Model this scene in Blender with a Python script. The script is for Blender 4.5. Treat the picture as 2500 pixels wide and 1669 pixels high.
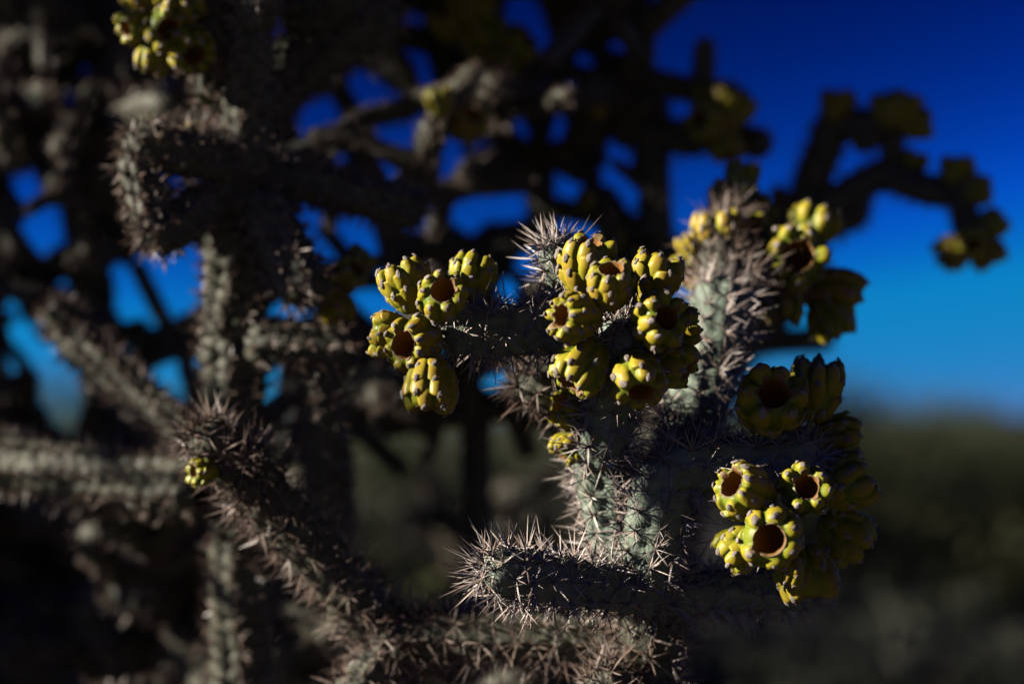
import bpy, math, random
import numpy as np
from mathutils import Vector, Matrix

sc = bpy.context.scene
for o in list(bpy.data.objects):
    bpy.data.objects.remove(o)
COL = sc.collection

# ------------------------------------------------------------------ camera
IW, IH = 2500.0, 1669.0
LENS, SENS = 50.0, 36.0
FPX = IW * LENS / SENS
CAM = Vector((0.0, 0.0, 1.30))
PITCH = math.radians(4.8)
FWD = Vector((0, math.cos(PITCH), math.sin(PITCH)))
UPV = Vector((0, -math.sin(PITCH), math.cos(PITCH)))
RGT = Vector((1, 0, 0))
cd = bpy.data.cameras.new('camera')
cam = bpy.data.objects.new('camera', cd)
COL.objects.link(cam)
sc.camera = cam
cd.lens, cd.sensor_width = LENS, SENS
cd.clip_start, cd.clip_end = 0.02, 6000
cam.location = CAM
cam.rotation_euler = (math.pi / 2 + PITCH, 0, 0)
cd.dof.use_dof = True
cd.dof.focus_distance = 0.785
cd.dof.aperture_fstop = 2.3
cd.dof.aperture_blades = 0

# ------------------------------------------------------------------ sky, sun, exposure
SUN_EL, SUN_ROT = math.radians(20), math.radians(-100)
w = bpy.data.worlds.new('World')
sc.world = w
w.use_nodes = True
nt = w.node_tree
bg = nt.nodes['Background']
sky = nt.nodes.new('ShaderNodeTexSky')
sky.sky_type = 'NISHITA'
sky.sun_disc = False
sky.sun_elevation, sky.sun_rotation = SUN_EL, SUN_ROT
sky.altitude, sky.air_density, sky.dust_density, sky.ozone_density = 1000, 1.0, 0.15, 4.0
k = nt.nodes.new('ShaderNodeVectorMath'); k.operation = 'SCALE'; k.inputs['Scale'].default_value = 0.185
gm = nt.nodes.new('ShaderNodeGamma'); gm.inputs[1].default_value = 4.3
ti = nt.nodes.new('ShaderNodeVectorMath'); ti.operation = 'MULTIPLY'; ti.inputs[1].default_value = (0.7, 4.2, 3.3)
nt.links.new(sky.outputs[0], k.inputs[0])
nt.links.new(k.outputs[0], gm.inputs[0])
nt.links.new(gm.outputs[0], ti.inputs[0])
cp = nt.nodes.new('ShaderNodeVectorMath'); cp.operation = 'MINIMUM'; cp.inputs[1].default_value = (0.47, 1.12, 2.75)
nt.links.new(ti.outputs[0], cp.inputs[0])
nt.links.new(cp.outputs[0], bg.inputs[0])
bg.inputs[1].default_value = 0.10
sd = bpy.data.lights.new('sun', 'SUN')
so = bpy.data.objects.new('sun', sd)
COL.objects.link(so)
sd.energy, sd.angle, sd.color = 5.0, math.radians(0.5), (1.0, 0.92, 0.80)
SUNV = Vector((math.sin(SUN_ROT) * math.cos(SUN_EL), math.cos(SUN_ROT) * math.cos(SUN_EL), math.sin(SUN_EL)))
so.rotation_euler = SUNV.to_track_quat('Z', 'Y').to_euler()
so.location = (-3, -1, 4)
sc.view_settings.view_transform = 'Standard'
sc.view_settings.look = 'None'
sc.view_settings.exposure = 1.0
sc.view_settings.gamma = 1.0
sc.view_settings.use_curve_mapping = False
sc.cycles.use_denoising = True
sc.cycles.max_bounces = 5
sc.cycles.diffuse_bounces = 1
sc.cycles.sample_clamp_indirect = 0.010
sc.cycles.glossy_bounces = 2
sc.cycles.transmission_bounces = 4

# ------------------------------------------------------------------ helpers
def P(px, py, d):
    """point d metres along the view axis, seen at a place of the photograph"""
    return CAM + d * (FWD + RGT * ((px - IW / 2) / FPX) - UPV * ((py - IH / 2) / FPX))

def proj(p):
    v = p - CAM
    d = v.dot(FWD)
    return IW / 2 + FPX * v.dot(RGT) / d, IH / 2 - FPX * v.dot(UPV) / d, d

def D(x, y, z):
    return (RGT * x + UPV * y - FWD * z).normalized()

def mesh(name, v, f, mat=None, smooth=True, attr=None):
    """v (n,3); f (m,3) or (m,4) arrays or a list of such"""
    me = bpy.data.meshes.new(name)
    v = np.asarray(v, dtype=np.float32)
    fs = [np.asarray(x, dtype=np.int32) for x in (f if isinstance(f, list) else [f])]
    loops = np.concatenate([x.ravel() for x in fs])
    sizes = np.concatenate([np.full(len(x), x.shape[1], np.int32) for x in fs])
    starts = np.concatenate([[0], np.cumsum(sizes)[:-1]]).astype(np.int32)
    me.vertices.add(len(v)); me.vertices.foreach_set('co', v.ravel())
    me.loops.add(len(loops)); me.loops.foreach_set('vertex_index', loops)
    me.polygons.add(len(sizes)); me.polygons.foreach_set('loop_start', starts)
    me.polygons.foreach_set('use_smooth', np.full(len(sizes), smooth, dtype=bool))
    me.update(calc_edges=True)
    if attr is not None:
        a = me.attributes.new('tip', 'FLOAT', 'POINT')
        a.data.foreach_set('value', np.asarray(attr, dtype=np.float32))
    if mat:
        me.materials.append(mat)
    return me

def obj(name, me, parent=None, M=None):
    o = bpy.data.objects.new(name, me)
    COL.objects.link(o)
    if parent is not None:
        o.parent = parent
    if M is not None:
        o.matrix_basis = M
    return o

def thing(name, label, cat, loc, group=None):
    o = obj(name, None)
    o.location = loc
    o['label'], o['category'] = label, cat
    if group:
        o['group'] = group
    return o

def frame(p, zdir, roll=0.0, sx=1.0, sz=1.0):
    z = zdir.normalized()
    a = Vector((0.13, 0.2, 0.97)) if abs(z.z) < 0.85 else Vector((1, 0.1, 0))
    x = a.cross(z).normalized()
    y = z.cross(x)
    x2 = x * math.cos(roll) + y * math.sin(roll)
    y2 = z.cross(x2)
    M = Matrix((x2 * sx, y2 * sx, z * sz)).transposed().to_4x4()
    M.translation = p
    return M

def grid_faces(nr, nc, wrap=True):
    i = np.arange(nr - 1)[:, None]
    j = np.arange(nc if wrap else nc - 1)[None, :]
    j2 = (j + 1) % nc
    return np.stack([i * nc + j, i * nc + j2, (i + 1) * nc + j2, (i + 1) * nc + j], -1).reshape(-1, 4)

# ------------------------------------------------------------------ materials
def mat_base(name):
    m = bpy.data.materials.new(name)
    m.use_nodes = True
    return m, m.node_tree.nodes, m.node_tree.links, m.node_tree.nodes['Principled BSDF']

def ramp(n, stops):
    r = n.new('ShaderNodeValToRGB')
    e = r.color_ramp.elements
    while len(e) < len(stops):
        e.new(0.5)
    for q, (p, c) in zip(e, stops):
        q.position = p
        q.color = (*c, 1)
    return r

def noise(n, l, scale, detail=4, coord='Object', rough=0.6):
    tc = n.new('ShaderNodeTexCoord')
    t = n.new('ShaderNodeTexNoise')
    t.inputs['Scale'].default_value = scale
    t.inputs['Detail'].default_value = detail
    t.inputs['Roughness'].default_value = rough
    l.new(tc.outputs[coord], t.inputs['Vector'])
    return t

def bump(n, l, src, b, dist, strength=0.5):
    bm = n.new('ShaderNodeBump')
    bm.inputs['Distance'].default_value = dist
    bm.inputs['Strength'].default_value = strength
    l.new(src, bm.inputs['Height'])
    l.new(bm.outputs[0], b.inputs['Normal'])

def stem_mat(name='cactus_stem_skin', stops=None):
    m, n, l, b = mat_base(name)
    t = noise(n, l, 70, 5)
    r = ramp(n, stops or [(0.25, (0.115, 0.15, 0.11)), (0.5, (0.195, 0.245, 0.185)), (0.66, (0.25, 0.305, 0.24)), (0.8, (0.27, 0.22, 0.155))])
    l.new(t.outputs['Fac'], r.inputs[0])
    l.new(r.outputs[0], b.inputs['Base Color'])
    b.inputs['Roughness'].default_value = 0.62
    b.inputs['Specular IOR Level'].default_value = 0.3
    t2 = noise(n, l, 600, 3)
    bump(n, l, t2.outputs['Fac'], b, 0.0006, 0.5)
    return m

def bark_mat():
    m, n, l, b = mat_base('cactus_bark')
    t = noise(n, l, 45, 6)
    r = ramp(n, [(0.3, (0.045, 0.036, 0.028)), (0.7, (0.13, 0.105, 0.08))])
    l.new(t.outputs['Fac'], r.inputs[0]); l.new(r.outputs[0], b.inputs['Base Color'])
    b.inputs['Roughness'].default_value = 0.85
    bump(n, l, t.outputs['Fac'], b, 0.006, 0.8)
    return m

def spine_mat(name, a, bcol, c):
    m, n, l, b = mat_base(name)
    g = n.new('ShaderNodeNewGeometry')
    r = ramp(n, [(0.0, a), (0.45, bcol), (1.0, c)])
    l.new(g.outputs['Random Per Island'], r.inputs[0])
    l.new(r.outputs[0], b.inputs['Base Color'])
    b.inputs['Roughness'].default_value = 0.38
    b.inputs['Specular IOR Level'].default_value = 0.4
    return m

def fruit_mat():
    m, n, l, b = mat_base('fruit_skin')
    at = n.new('ShaderNodeAttribute'); at.attribute_name = 'tip'
    t = noise(n, l, 95, 4)
    oi = n.new('ShaderNodeObjectInfo')
    ad = n.new('ShaderNodeMath'); ad.operation = 'MULTIPLY_ADD'
    l.new(t.outputs['Fac'], ad.inputs[0]); ad.inputs[1].default_value = 0.9
    l.new(at.outputs['Fac'], ad.inputs[2])
    ad2 = n.new('ShaderNodeMath'); ad2.operation = 'MULTIPLY_ADD'
    l.new(oi.outputs['Random'], ad2.inputs[0]); ad2.inputs[1].default_value = 0.35
    l.new(ad.outputs[0], ad2.inputs[2])
    r = ramp(n, [(0.30, (0.23, 0.30, 0.024)), (0.60, (0.40, 0.39, 0.026)), (0.84, (0.55, 0.44, 0.034)), (1.0, (0.56, 0.36, 0.05))])
    sc_ = n.new('ShaderNodeMath'); sc_.operation = 'MULTIPLY'; sc_.inputs[1].default_value = 0.56
    l.new(ad2.outputs[0], sc_.inputs[0])
    l.new(sc_.outputs[0], r.inputs[0])
    # small corky freckles
    v = noise(n, l, 420, 2)
    fr = ramp(n, [(0.70, (0, 0, 0)), (0.76, (1, 1, 1))])
    l.new(v.outputs['Fac'], fr.inputs[0])
    mx = n.new('ShaderNodeMix'); mx.data_type = 'RGBA'
    l.new(fr.outputs[0], mx.inputs['Factor'])
    l.new(r.outputs[0], mx.inputs['A'])
    mx.inputs['B'].default_value = (0.30, 0.22, 0.08, 1)
    l.new(mx.outputs['Result'], b.inputs['Base Color'])
    b.inputs['Roughness'].default_value = 0.42
    b.inputs['Specular IOR Level'].default_value = 0.45
    b.inputs['Subsurface Weight'].default_value = 0.18
    b.inputs['Subsurface Radius'].default_value = (1.0, 0.85, 0.15)
    b.inputs['Subsurface Scale'].default_value = 0.0022
    t2 = noise(n, l, 260, 3)
    bump(n, l, t2.outputs['Fac'], b, 0.0006, 0.35)
    tr = n.new('ShaderNodeBsdfTranslucent')
    l.new(mx.outputs['Result'], tr.inputs['Color'])
    ms = n.new('ShaderNodeMixShader'); ms.inputs[0].default_value = 0.22
    l.new(b.outputs[0], ms.inputs[1]); l.new(tr.outputs[0], ms.inputs[2])
    l.new(ms.outputs[0], n['Material Output'].inputs['Surface'])
    return m

def scar_mat():
    m, n, l, b = mat_base('flower_scar_flesh')
    at = n.new('ShaderNodeAttribute'); at.attribute_name = 'tip'
    t = noise(n, l, 200, 5)
    ad = n.new('ShaderNodeMath'); ad.operation = 'MULTIPLY_ADD'
    l.new(t.outputs['Fac'], ad.inputs[0]); ad.inputs[1].default_value = 0.5
    l.new(at.outputs['Fac'], ad.inputs[2])
    r = ramp(n, [(0.2, (0.42, 0.15, 0.022)), (0.6, (0.52, 0.23, 0.045)), (0.95, (0.50, 0.30, 0.13)), (1.2 / 1.3, (0.55, 0.38, 0.22))])
    l.new(ad.outputs[0], r.inputs[0]); l.new(r.outputs[0], b.inputs['Base Color'])
    b.inputs['Roughness'].default_value = 0.75
    bump(n, l, t.outputs['Fac'], b, 0.0012, 0.8)
    tr = n.new('ShaderNodeBsdfTranslucent')
    l.new(r.outputs[0], tr.inputs['Color'])
    mx = n.new('ShaderNodeMixShader'); mx.inputs[0].default_value = 0.5
    l.new(b.outputs[0], mx.inputs[1]); l.new(tr.outputs[0], mx.inputs[2])
    l.new(mx.outputs[0], n['Material Output'].inputs['Surface'])
    return m

def areole_mat():
    m, n, l, b = mat_base('areole_felt')
    t = noise(n, l, 2200, 4)
    oi = n.new('ShaderNodeObjectInfo')
    ad = n.new('ShaderNodeMath'); ad.operation = 'MULTIPLY_ADD'
    l.new(oi.outputs['Random'], ad.inputs[0]); ad.inputs[1].default_value = 0.25
    l.new(t.outputs['Fac'], ad.inputs[2])
    r = ramp(n, [(0.35, (0.15, 0.12, 0.095)), (0.6, (0.33, 0.28, 0.235)), (0.85, (0.46, 0.40, 0.35))])
    l.new(ad.outputs[0], r.inputs[0]); l.new(r.outputs[0], b.inputs['Base Color'])
    b.inputs['Roughness'].default_value = 0.95
    b.inputs['Specular IOR Level'].default_value = 0.1
    bump(n, l, t.outputs['Fac'], b, 0.0006, 1.0)
    return m

def two_tone(name, c0, c1, scale, rough=0.9, bd=None):
    m, n, l, b = mat_base(name)
    t = noise(n, l, scale, 6)
    r = ramp(n, [(0.35, c0), (0.65, c1)])
    l.new(t.outputs['Fac'], r.inputs[0]); l.new(r.outputs[0], b.inputs['Base Color'])
    b.inputs['Roughness'].default_value = rough
    if bd:
        bump(n, l, t.outputs['Fac'], b, bd, 0.8)
    return m

def leaf_mat(name, c0, c1):
    m, n, l, b = mat_base(name)
    g = n.new('ShaderNodeNewGeometry')
    r = ramp(n, [(0.0, c0), (1.0, c1)])
    l.new(g.outputs['Random Per Island'], r.inputs[0])
    l.new(r.outputs[0], b.inputs['Base Color'])
    b.inputs['Roughness'].default_value = 0.6
    tr = n.new('ShaderNodeBsdfTranslucent'); l.new(r.outputs[0], tr.inputs['Color'])
    mx = n.new('ShaderNodeMixShader'); mx.inputs[0].default_value = 0.25
    l.new(b.outputs[0], mx.inputs[1]); l.new(tr.outputs[0], mx.inputs[2])
    l.new(mx.outputs[0], n['Material Output'].inputs['Surface'])
    return m

M_STEM, M_BARK, M_FRUIT, M_SCAR, M_AREOLE = stem_mat(), bark_mat(), fruit_mat(), scar_mat(), areole_mat()
M_OLD_SHADE = stem_mat('shade_toned_old_stem', [(0.25, (0.045, 0.045, 0.034)), (0.5, (0.085, 0.085, 0.06)), (0.66, (0.13, 0.135, 0.10)), (0.8, (0.13, 0.095, 0.06))])  # old brownish stems, darkened so the rear arms look shaded
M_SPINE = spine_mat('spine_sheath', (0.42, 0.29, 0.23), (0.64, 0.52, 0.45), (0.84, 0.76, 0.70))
M_SPINE_OLD_SHADE = spine_mat('shade_toned_old_spine', (0.13, 0.08, 0.056), (0.24, 0.17, 0.135), (0.40, 0.32, 0.27))  # old brown spines, colour lowered to stand for shade on rear arms

# ------------------------------------------------------------------ stem joints
def joint_lattice(L, R, rng, nrib=8, sp=0.0135):
    pts = []
    tw = rng.uniform(-0.9, 0.9) / 0.1
    nz = max(3, int(round(L / sp)))
    s = L / nz
    for kk in range(nrib):
        for j in range(-1, nz + 1):
            z = (j + 0.5 * (kk % 2) + 0.25) * s + rng.uniform(-.1, .1) * s
            pts.append((z, 2 * math.pi * kk / nrib + tw * z + rng.uniform(-.09, .09), rng.uniform(.8, 1.2)))
    return np.array(pts), tw, s, nrib

def joint_surface(z, th, L, R, lat, tw, s, nrib, bend, amp):
    zc = np.clip(z, 0, L)
    ct = 1.25 * R
    tip = np.clip((zc - (L - ct)) / ct, 0, 1)
    base = np.clip(1 - zc / (0.9 * R), 0, 1)
    r = R * np.sqrt(np.clip(1 - tip ** 2.3, 0, 1)) * (1 - 0.38 * base ** 2)
    W = np.zeros_like(r)
    for (z0, t0, h) in lat:
        a = (z - z0) / s
        near = np.abs(a) < 0.95
        if not near.any():
            continue
        b = (th - (t0 + tw * (z - z0)) + math.pi) % (2 * math.pi) - math.pi
        b = b / (math.pi / nrib * 1.15)
        a = np.where(a > 0, a / 0.42, a / 0.92)
        w_ = np.clip(1 - np.abs(b) ** 2.1 - np.abs(a) ** 2.0, 0, 1) ** 0.7 * h
        W = np.where(near, np.maximum(W, w_), W)
    rr = r + R * amp * W * np.clip(r / R * 1.3, 0, 1)
    x = rr * np.cos(th) + bend * R * np.sin(math.pi * zc / L)
    y = rr * np.sin(th)
    zz = z + R * 0.10 * W
    return np.stack([x, y, zz], -1), W

def spine_cluster(rng, n, lmin, lmax, rad, spread=1.0):
    """verts/faces of one star of spines at the origin, pointing along +Z"""
    v, f = [], []
    for q in range(n):
        c = rng.random()
        pol = (math.radians(rng.uniform(8, 45)) if q < n * 0.35 else math.radians(rng.uniform(48, 88))) * spread
        az = 2 * math.pi * q / n * 1.618 * 2 + rng.uniform(-.4, .4)
        d = np.array([math.sin(pol) * math.cos(az), math.sin(pol) * math.sin(az), math.cos(pol)])
        ln = rng.uniform(lmin, lmax) * (1.15 if q < n * .35 else 0.85)
        u = np.cross(d, [0.3, 0.9, 0.2]); u /= np.linalg.norm(u)
        w_ = np.cross(d, u)
        rb = rad * rng.uniform(.75, 1.25)
        i0 = len(v)
        for e in range(3):
            a = 2 * math.pi * e / 3
            v.append(-d * 0.0008 + rb * (math.cos(a) * u + math.sin(a) * w_))
        for e in range(3):
            a = 2 * math.pi * e / 3
            v.append(d * ln * 0.55 + 0.8 * rb * (math.cos(a) * u + math.sin(a) * w_) + d[[1, 2, 0]] * rng.uniform(-.0004, .0004))
        v.append(d * ln)
        for e in range(3):
            e2 = (e + 1) % 3
            f.append((i0 + e, i0 + e2, i0 + 3 + e2)); f.append((i0 + e, i0 + 3 + e2, i0 + 3 + e))
            f.append((i0 + 3 + e, i0 + 3 + e2, i0 + 6))
    return np.array(v), np.array(f)

def joint_data(L, R, seed, nu=None, nt=56, nsp=9, lsp=(0.009, 0.019), rad=0.00042, bend=None, amp=0.20, sp=0.0135, nrib=8):
    rng = random.Random(seed)
    lat, tw, s, nrib = joint_lattice(L, R, rng, nrib, sp)
    bend = rng.uniform(-.35, .35) if bend is None else bend
    nu = nu or max(24, int(L / 0.0017))
    u = np.linspace(0, 1, nu)
    zz = L * (u * 0.97 + 0.03 * (1 - (1 - u) ** 2))
    Z, T = np.meshgrid(zz, np.arange(nt) * 2 * math.pi / nt, indexing='ij')
    V, W = joint_surface(Z, T, L, R, lat, tw, s, nrib, bend, amp)
    body = (V.reshape(-1, 3), grid_faces(nu, nt), W.ravel())
    za = lat[:, 0] + 0.16 * s
    ok = (za > 0.25 * R) & (za < L - 0.12 * R)
    ta = lat[:, 1] + tw * 0.16 * s
    # extra areoles closing the rounded tip
    ez = np.array([L - .04 * R] * 3 + [L - .22 * R] * 5)
    et = np.array([q * 2.1 + rng.uniform(-.3, .3) for q in range(3)] + [q * 1.257 + rng.uniform(-.3, .3) for q in range(5)])
    za = np.concatenate([za[ok], ez]); ta = np.concatenate([ta[ok], et]); ok = np.ones(len(za), bool)
    A, _ = joint_surface(za[ok], ta[ok], L, R, lat, tw, s, nrib, bend, amp)
    B, _ = joint_surface(za[ok] + 0.002, ta[ok], L, R, lat, tw, s, nrib, 0, 0)
    C, _ = joint_surface(za[ok] - 0.002, ta[ok], L, R, lat, tw, s, nrib, 0, 0)
    sl = B - C
    rad_d = np.stack([np.cos(ta[ok]), np.sin(ta[ok]), np.zeros(ok.sum())], -1)
    tz = np.array([0, 0, 1.0])
    dr = (sl * rad_d).sum(-1); dz = sl[:, 2]
    N = rad_d * dz[:, None] - tz * dr[:, None] + tz * 0.35 * np.abs(dz)[:, None]
    N /= np.linalg.norm(N, axis=1)[:, None] + 1e-9
    return body, A, N

def rotm(n, roll):
    M = frame(Vector((0, 0, 0)), Vector(n), roll)
    return np.array(M.to_3x3())

def spines_mesh(A, N, seed, nsp, lsp, rad, name='spines', mat=None):
    rng = random.Random(seed)
    vs, fs, off = [], [], 0
    for a, n in zip(A, N):
        v, f = spine_cluster(rng, nsp, *lsp, rad)
        vs.append(v @ rotm(n, rng.uniform(0, 6.28)).T + a)
        fs.append(f + off)
        off += len(v)
    return mesh(name, np.concatenate(vs), np.concatenate(fs), mat or M_SPINE, smooth=False)

RV = 0.0135
VARIANTS = []
for q, ratio in enumerate((3.2, 3.2, 5, 5, 7.5, 7.5, 11, 11)):
    L = RV * ratio
    (bv, bf, ba), A, N = joint_data(L, RV, 100 + q, nu=max(26, int(L / .0025)), nt=40, nsp=8)
    VARIANTS.append((L, mesh('stem_joint', bv, bf, M_OLD_SHADE, attr=ba), spines_mesh(A, N, 300 + q, 9, (0.006, 0.012), 0.00048, mat=M_SPINE_OLD_SHADE)))
STARS = []
for q in range(14):
    v, f = spine_cluster(random.Random(700 + q), random.Random(q).choice((15, 16, 18, 20)), 0.008, 0.023, 0.00034)
    STARS.append(mesh('spine_cluster', v, f, M_SPINE, smooth=False))

RNG = random.Random(11)
nseg = 0
STAR_LEFT = [300]

def put_joint(root, a, b, R, name='stem_joint'):
    """background joint: a copy of one of the shared joints"""
    L = (b - a).length
    cand = sorted(range(len(VARIANTS)), key=lambda i: abs(VARIANTS[i][0] / RV - L / R) + RNG.random() * .3)
    Lv, mb, ms = VARIANTS[cand[0]]
    M = frame(a - root.location, b - a, RNG.uniform(0, 6.28), R / RV, L / Lv)
    o = obj(name, mb, root, M)
    s = obj('spines', ms, o)
    s['kind'] = 'stuff'
    return o

def put_joint_fine(root, a, b, R, seed, stars=0, amp=0.26, mat=None, lsp=(0.008, 0.021), rad=0.00036, nsp=14, sp=0.0118):
    L = (b - a).length
    (bv, bf, ba), A, N = joint_data(L, R, seed, nsp=nsp, amp=amp, sp=sp)
    M = frame(a - root.location, b - a, random.Random(seed).uniform(0, 6.28))
    o = obj('stem_joint', mesh('stem_joint', bv, bf, mat or M_STEM, attr=ba), root, M)
    rest = list(range(len(A)))
    if stars:
        Mw = Matrix.Translation(root.location) @ M
        sco = []
        for i in rest:
            p = Mw @ Vector(A[i]); n = Mw.to_3x3() @ Vector(N[i])
            sco.append((n.normalized().dot((CAM - p).normalized()), i))
        sco.sort(reverse=True)
        take = [i for s_, i in sco if s_ > -0.15][:min(stars, STAR_LEFT[0])]
        STAR_LEFT[0] -= len(take)
        rg = random.Random(seed + 5)
        for i in take:
            c = obj('spine_cluster', rg.choice(STARS), o, frame(Vector(A[i]), Vector(N[i]), rg.uniform(0, 6.28)))
            sca = rg.uniform(.8, 1.1)
            c.matrix_basis = c.matrix_basis @ Matrix.Scale(sca, 4)
        rest = [i for i in rest if i not in set(take)]
    if rest:
        s = obj('spines', spines_mesh(A[rest], N[rest], seed + 9, nsp, lsp, rad, mat=M_SPINE_OLD_SHADE if mat else None), o)
        s['kind'] = 'stuff'
    return o

# ------------------------------------------------------------------ fruits
def smooth_interp(x, xs, ys):
    g = np.linspace(0, 1, 401)
    y = np.interp(g, xs, ys)
    for _ in range(3):
        k_ = np.ones(17) / 17
        y = np.convolve(np.pad(y, 8, mode='edge'), k_, 'valid')
    return np.interp(x, g, y)

def fruit_data(seed, R=0.0135, L=0.031):
    rng = random.Random(seed)
    amp = (1.0, .9, 1.05, .75, 1.0, .5, .95, .65, 1.1, .85)[seed % 10]
    n = rng.choice((6, 7, 7, 8))
    rows = [0.24, 0.48, 0.71, 0.915]
    hts = [0.17, 0.29, 0.36, 0.32]
    tub = []
    for j, (s0, h) in enumerate(zip(rows, hts)):
        for kk in range(n):
            if rng.random() < 0.05:
                continue
            tub.append((s0 + rng.uniform(-.03, .03), 2 * math.pi * (kk + 0.5 * (j % 2)) / n + rng.uniform(-.13, .13) + 0.25 * j,
                        h * amp * rng.uniform(.75, 1.25), rng.uniform(.8, 1.02), j))
    xs = [0, .05, .16, .36, .58, .80, .93, 1.0]
    rs = [.0, .40, .62, .84, .98, .99, .80, rng.uniform(.50, .60)]
    zs = [0, .005, .09, .27, .50, .74, .91, .965]
    wob = [rng.uniform(-.06, .06) for _ in range(4)]

    def surf(s, th):
        r = smooth_interp(s, xs, rs) * R * (1 + wob[0] * np.cos(th) + wob[1] * np.sin(th) + wob[2] * np.cos(2 * th) + wob[3] * np.sin(2 * th))
        z = smooth_interp(s, xs, zs) * L
        acc = np.zeros_like(r); hac = np.zeros_like(r)
        for (s0, t0, h, wd, j) in tub:
            a = s - s0
            b = (th - t0 + math.pi) % (2 * math.pi) - math.pi
            b = b / (math.pi / n * 0.98 * wd)
            a = np.where(a > 0, a / 0.09, a / 0.33)
            w_ = np.clip(1 - np.abs(b) ** 2.6 - np.abs(a) ** 2.2, 0, 1) ** 0.62
            acc += w_ ** 5
            hac = np.maximum(hac, w_ * h)
        W = np.clip(acc ** 0.2, 0, 1)
        rr = r + R * hac
        zz = z + R * hac * (0.30 + 0.55 * s)
        return np.stack([rr * np.cos(th), rr * np.sin(th), zz], -1), W

    nu, nt_ = 78, 120
    S, T = np.meshgrid(np.linspace(0, 1, nu), np.arange(nt_) * 2 * math.pi / nt_, indexing='ij')
    V, W = surf(S, T)
    body = (V.reshape(-1, 3), grid_faces(nu, nt_), W.ravel())
    # scar cup
    rim = V[-1]
    th = T[-1]
    rr = np.hypot(rim[:, 0], rim[:, 1])
    mr = rr.mean()
    nz = lambda f, a: a * np.sum([rng.uniform(-1, 1) * np.cos(q * th + rng.uniform(0, 6.28)) for q in range(3, f)], axis=0) / math.sqrt(f)
    dep = rng.uniform(.42, .6) * L
    rag = nz(16, 0.07) * R
    rings = [rim,
             np.stack([np.cos(th) * (rr * .965), np.sin(th) * (rr * .965), rim[:, 2] + 0.035 * R + rag * .8], -1)]
    tips = [np.full(nt_, .75), np.full(nt_, .9)]
    base_z = rim[:, 2].mean()
    for q, (fr, dz, blend) in enumerate(((.90, -.02, .5), (.85, -.10, .25), (.82, -.28, .1), (.79, -.50, .05), (.70, -.75, 0), (.5, -.92, 0), (.25, -.99, 0), (.0, -1.0, 0))):
        r_ = (mr * (1 - blend) + rr * blend) * fr + nz(10, 0.035) * R * (fr > .1)
        z_ = base_z * (1 - blend) + rim[:, 2] * blend + dz * dep + nz(9, 0.03) * R * (fr > .1)
        rings.append(np.stack([np.cos(th) * r_, np.sin(th) * r_, z_], -1))
        tips.append(np.full(nt_, max(0, .62 - .22 * q)))
    cv = np.concatenate(rings)
    cup = (cv, grid_faces(len(rings), nt_), np.concatenate(tips))
    sa = np.array([t[0] + 0.022 for t in tub]); ta = np.array([t[1] for t in tub])
    sa = np.clip(sa, 0, .99)
    A, _ = surf(sa, ta)
    e = 0.012
    du = surf(np.clip(sa + e, 0, 1), ta)[0] - surf(sa - 3 * e, ta)[0]
    dv = surf(sa, ta + .12)[0] - surf(sa, ta - .12)[0]
    N = np.cross(dv, du)
    N /= np.linalg.norm(N, axis=1)[:, None]
    rad_d = np.stack([np.cos(ta), np.sin(ta), np.zeros(len(ta))], -1)
    N = N * 0.55 + rad_d * 0.6 + np.array([0, 0, .35]) * sa[:, None]
    N /= np.linalg.norm(N, axis=1)[:, None]
    return body, cup, A, N

def areole_mesh(seed):
    rng = random.Random(seed)
    nr, nc = 5, 9
    v = []
    for i in range(nr):
        ph = math.pi / 2 * i / (nr - 1)
        for j in range(nc):
            a = 2 * math.pi * j / nc
            k_ = 1 + rng.uniform(-.16, .16)
            v.append((0.0017 * math.cos(ph) * math.cos(a) * k_, 0.0026 * math.cos(ph) * math.sin(a) * k_, 0.0011 * math.sin(ph) * (1 + rng.uniform(-.2, .2)) - 0.00028))
    return np.array(v), grid_faces(nr, nc)

AREOLES = []
for q in range(6):
    v, f = areole_mesh(q)
    AREOLES.append((mesh('areole', v, f, M_AREOLE), v, f))
FR, FL = 0.0135, 0.031
FRUITS = []
for q in range(10):
    body, cup, A, N = fruit_data(900 + q, FR, FL)
    mb = mesh('fruit', body[0], body[1], M_FRUIT, attr=body[2])
    mc = mesh('flower_scar', cup[0], cup[1], M_SCAR, attr=cup[2])
    # bristles on a few areoles
    rg = random.Random(q)
    vs, fs, off = [], [], 0
    for a, n_ in zip(A, N):
        if rg.random() < .35:
            v, f = spine_cluster(rg, rg.choice((1, 2, 3)), .0015, .0042, .00011)
            vs.append(v @ rotm(n_, rg.uniform(0, 6)).T + a); fs.append(f + off); off += len(v)
    mh = mesh('bristles', np.concatenate(vs), np.concatenate(fs), M_SPINE, smooth=False)
    # far copy of the felt pads as one mesh
    vs, fs, off = [], [], 0
    for i, (a, n_) in enumerate(zip(A, N)):
        _, v, f = AREOLES[i % 6]
        vs.append(v @ rotm(n_, 0).T + a); fs.append(f + off); off += len(v)
    ma = mesh('felt_pads', np.concatenate(vs), np.concatenate(fs), M_AREOLE)
    FRUITS.append((mb, mc, mh, ma, A, N))
PAD_LEFT = [300]
nfruit = [0]

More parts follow.
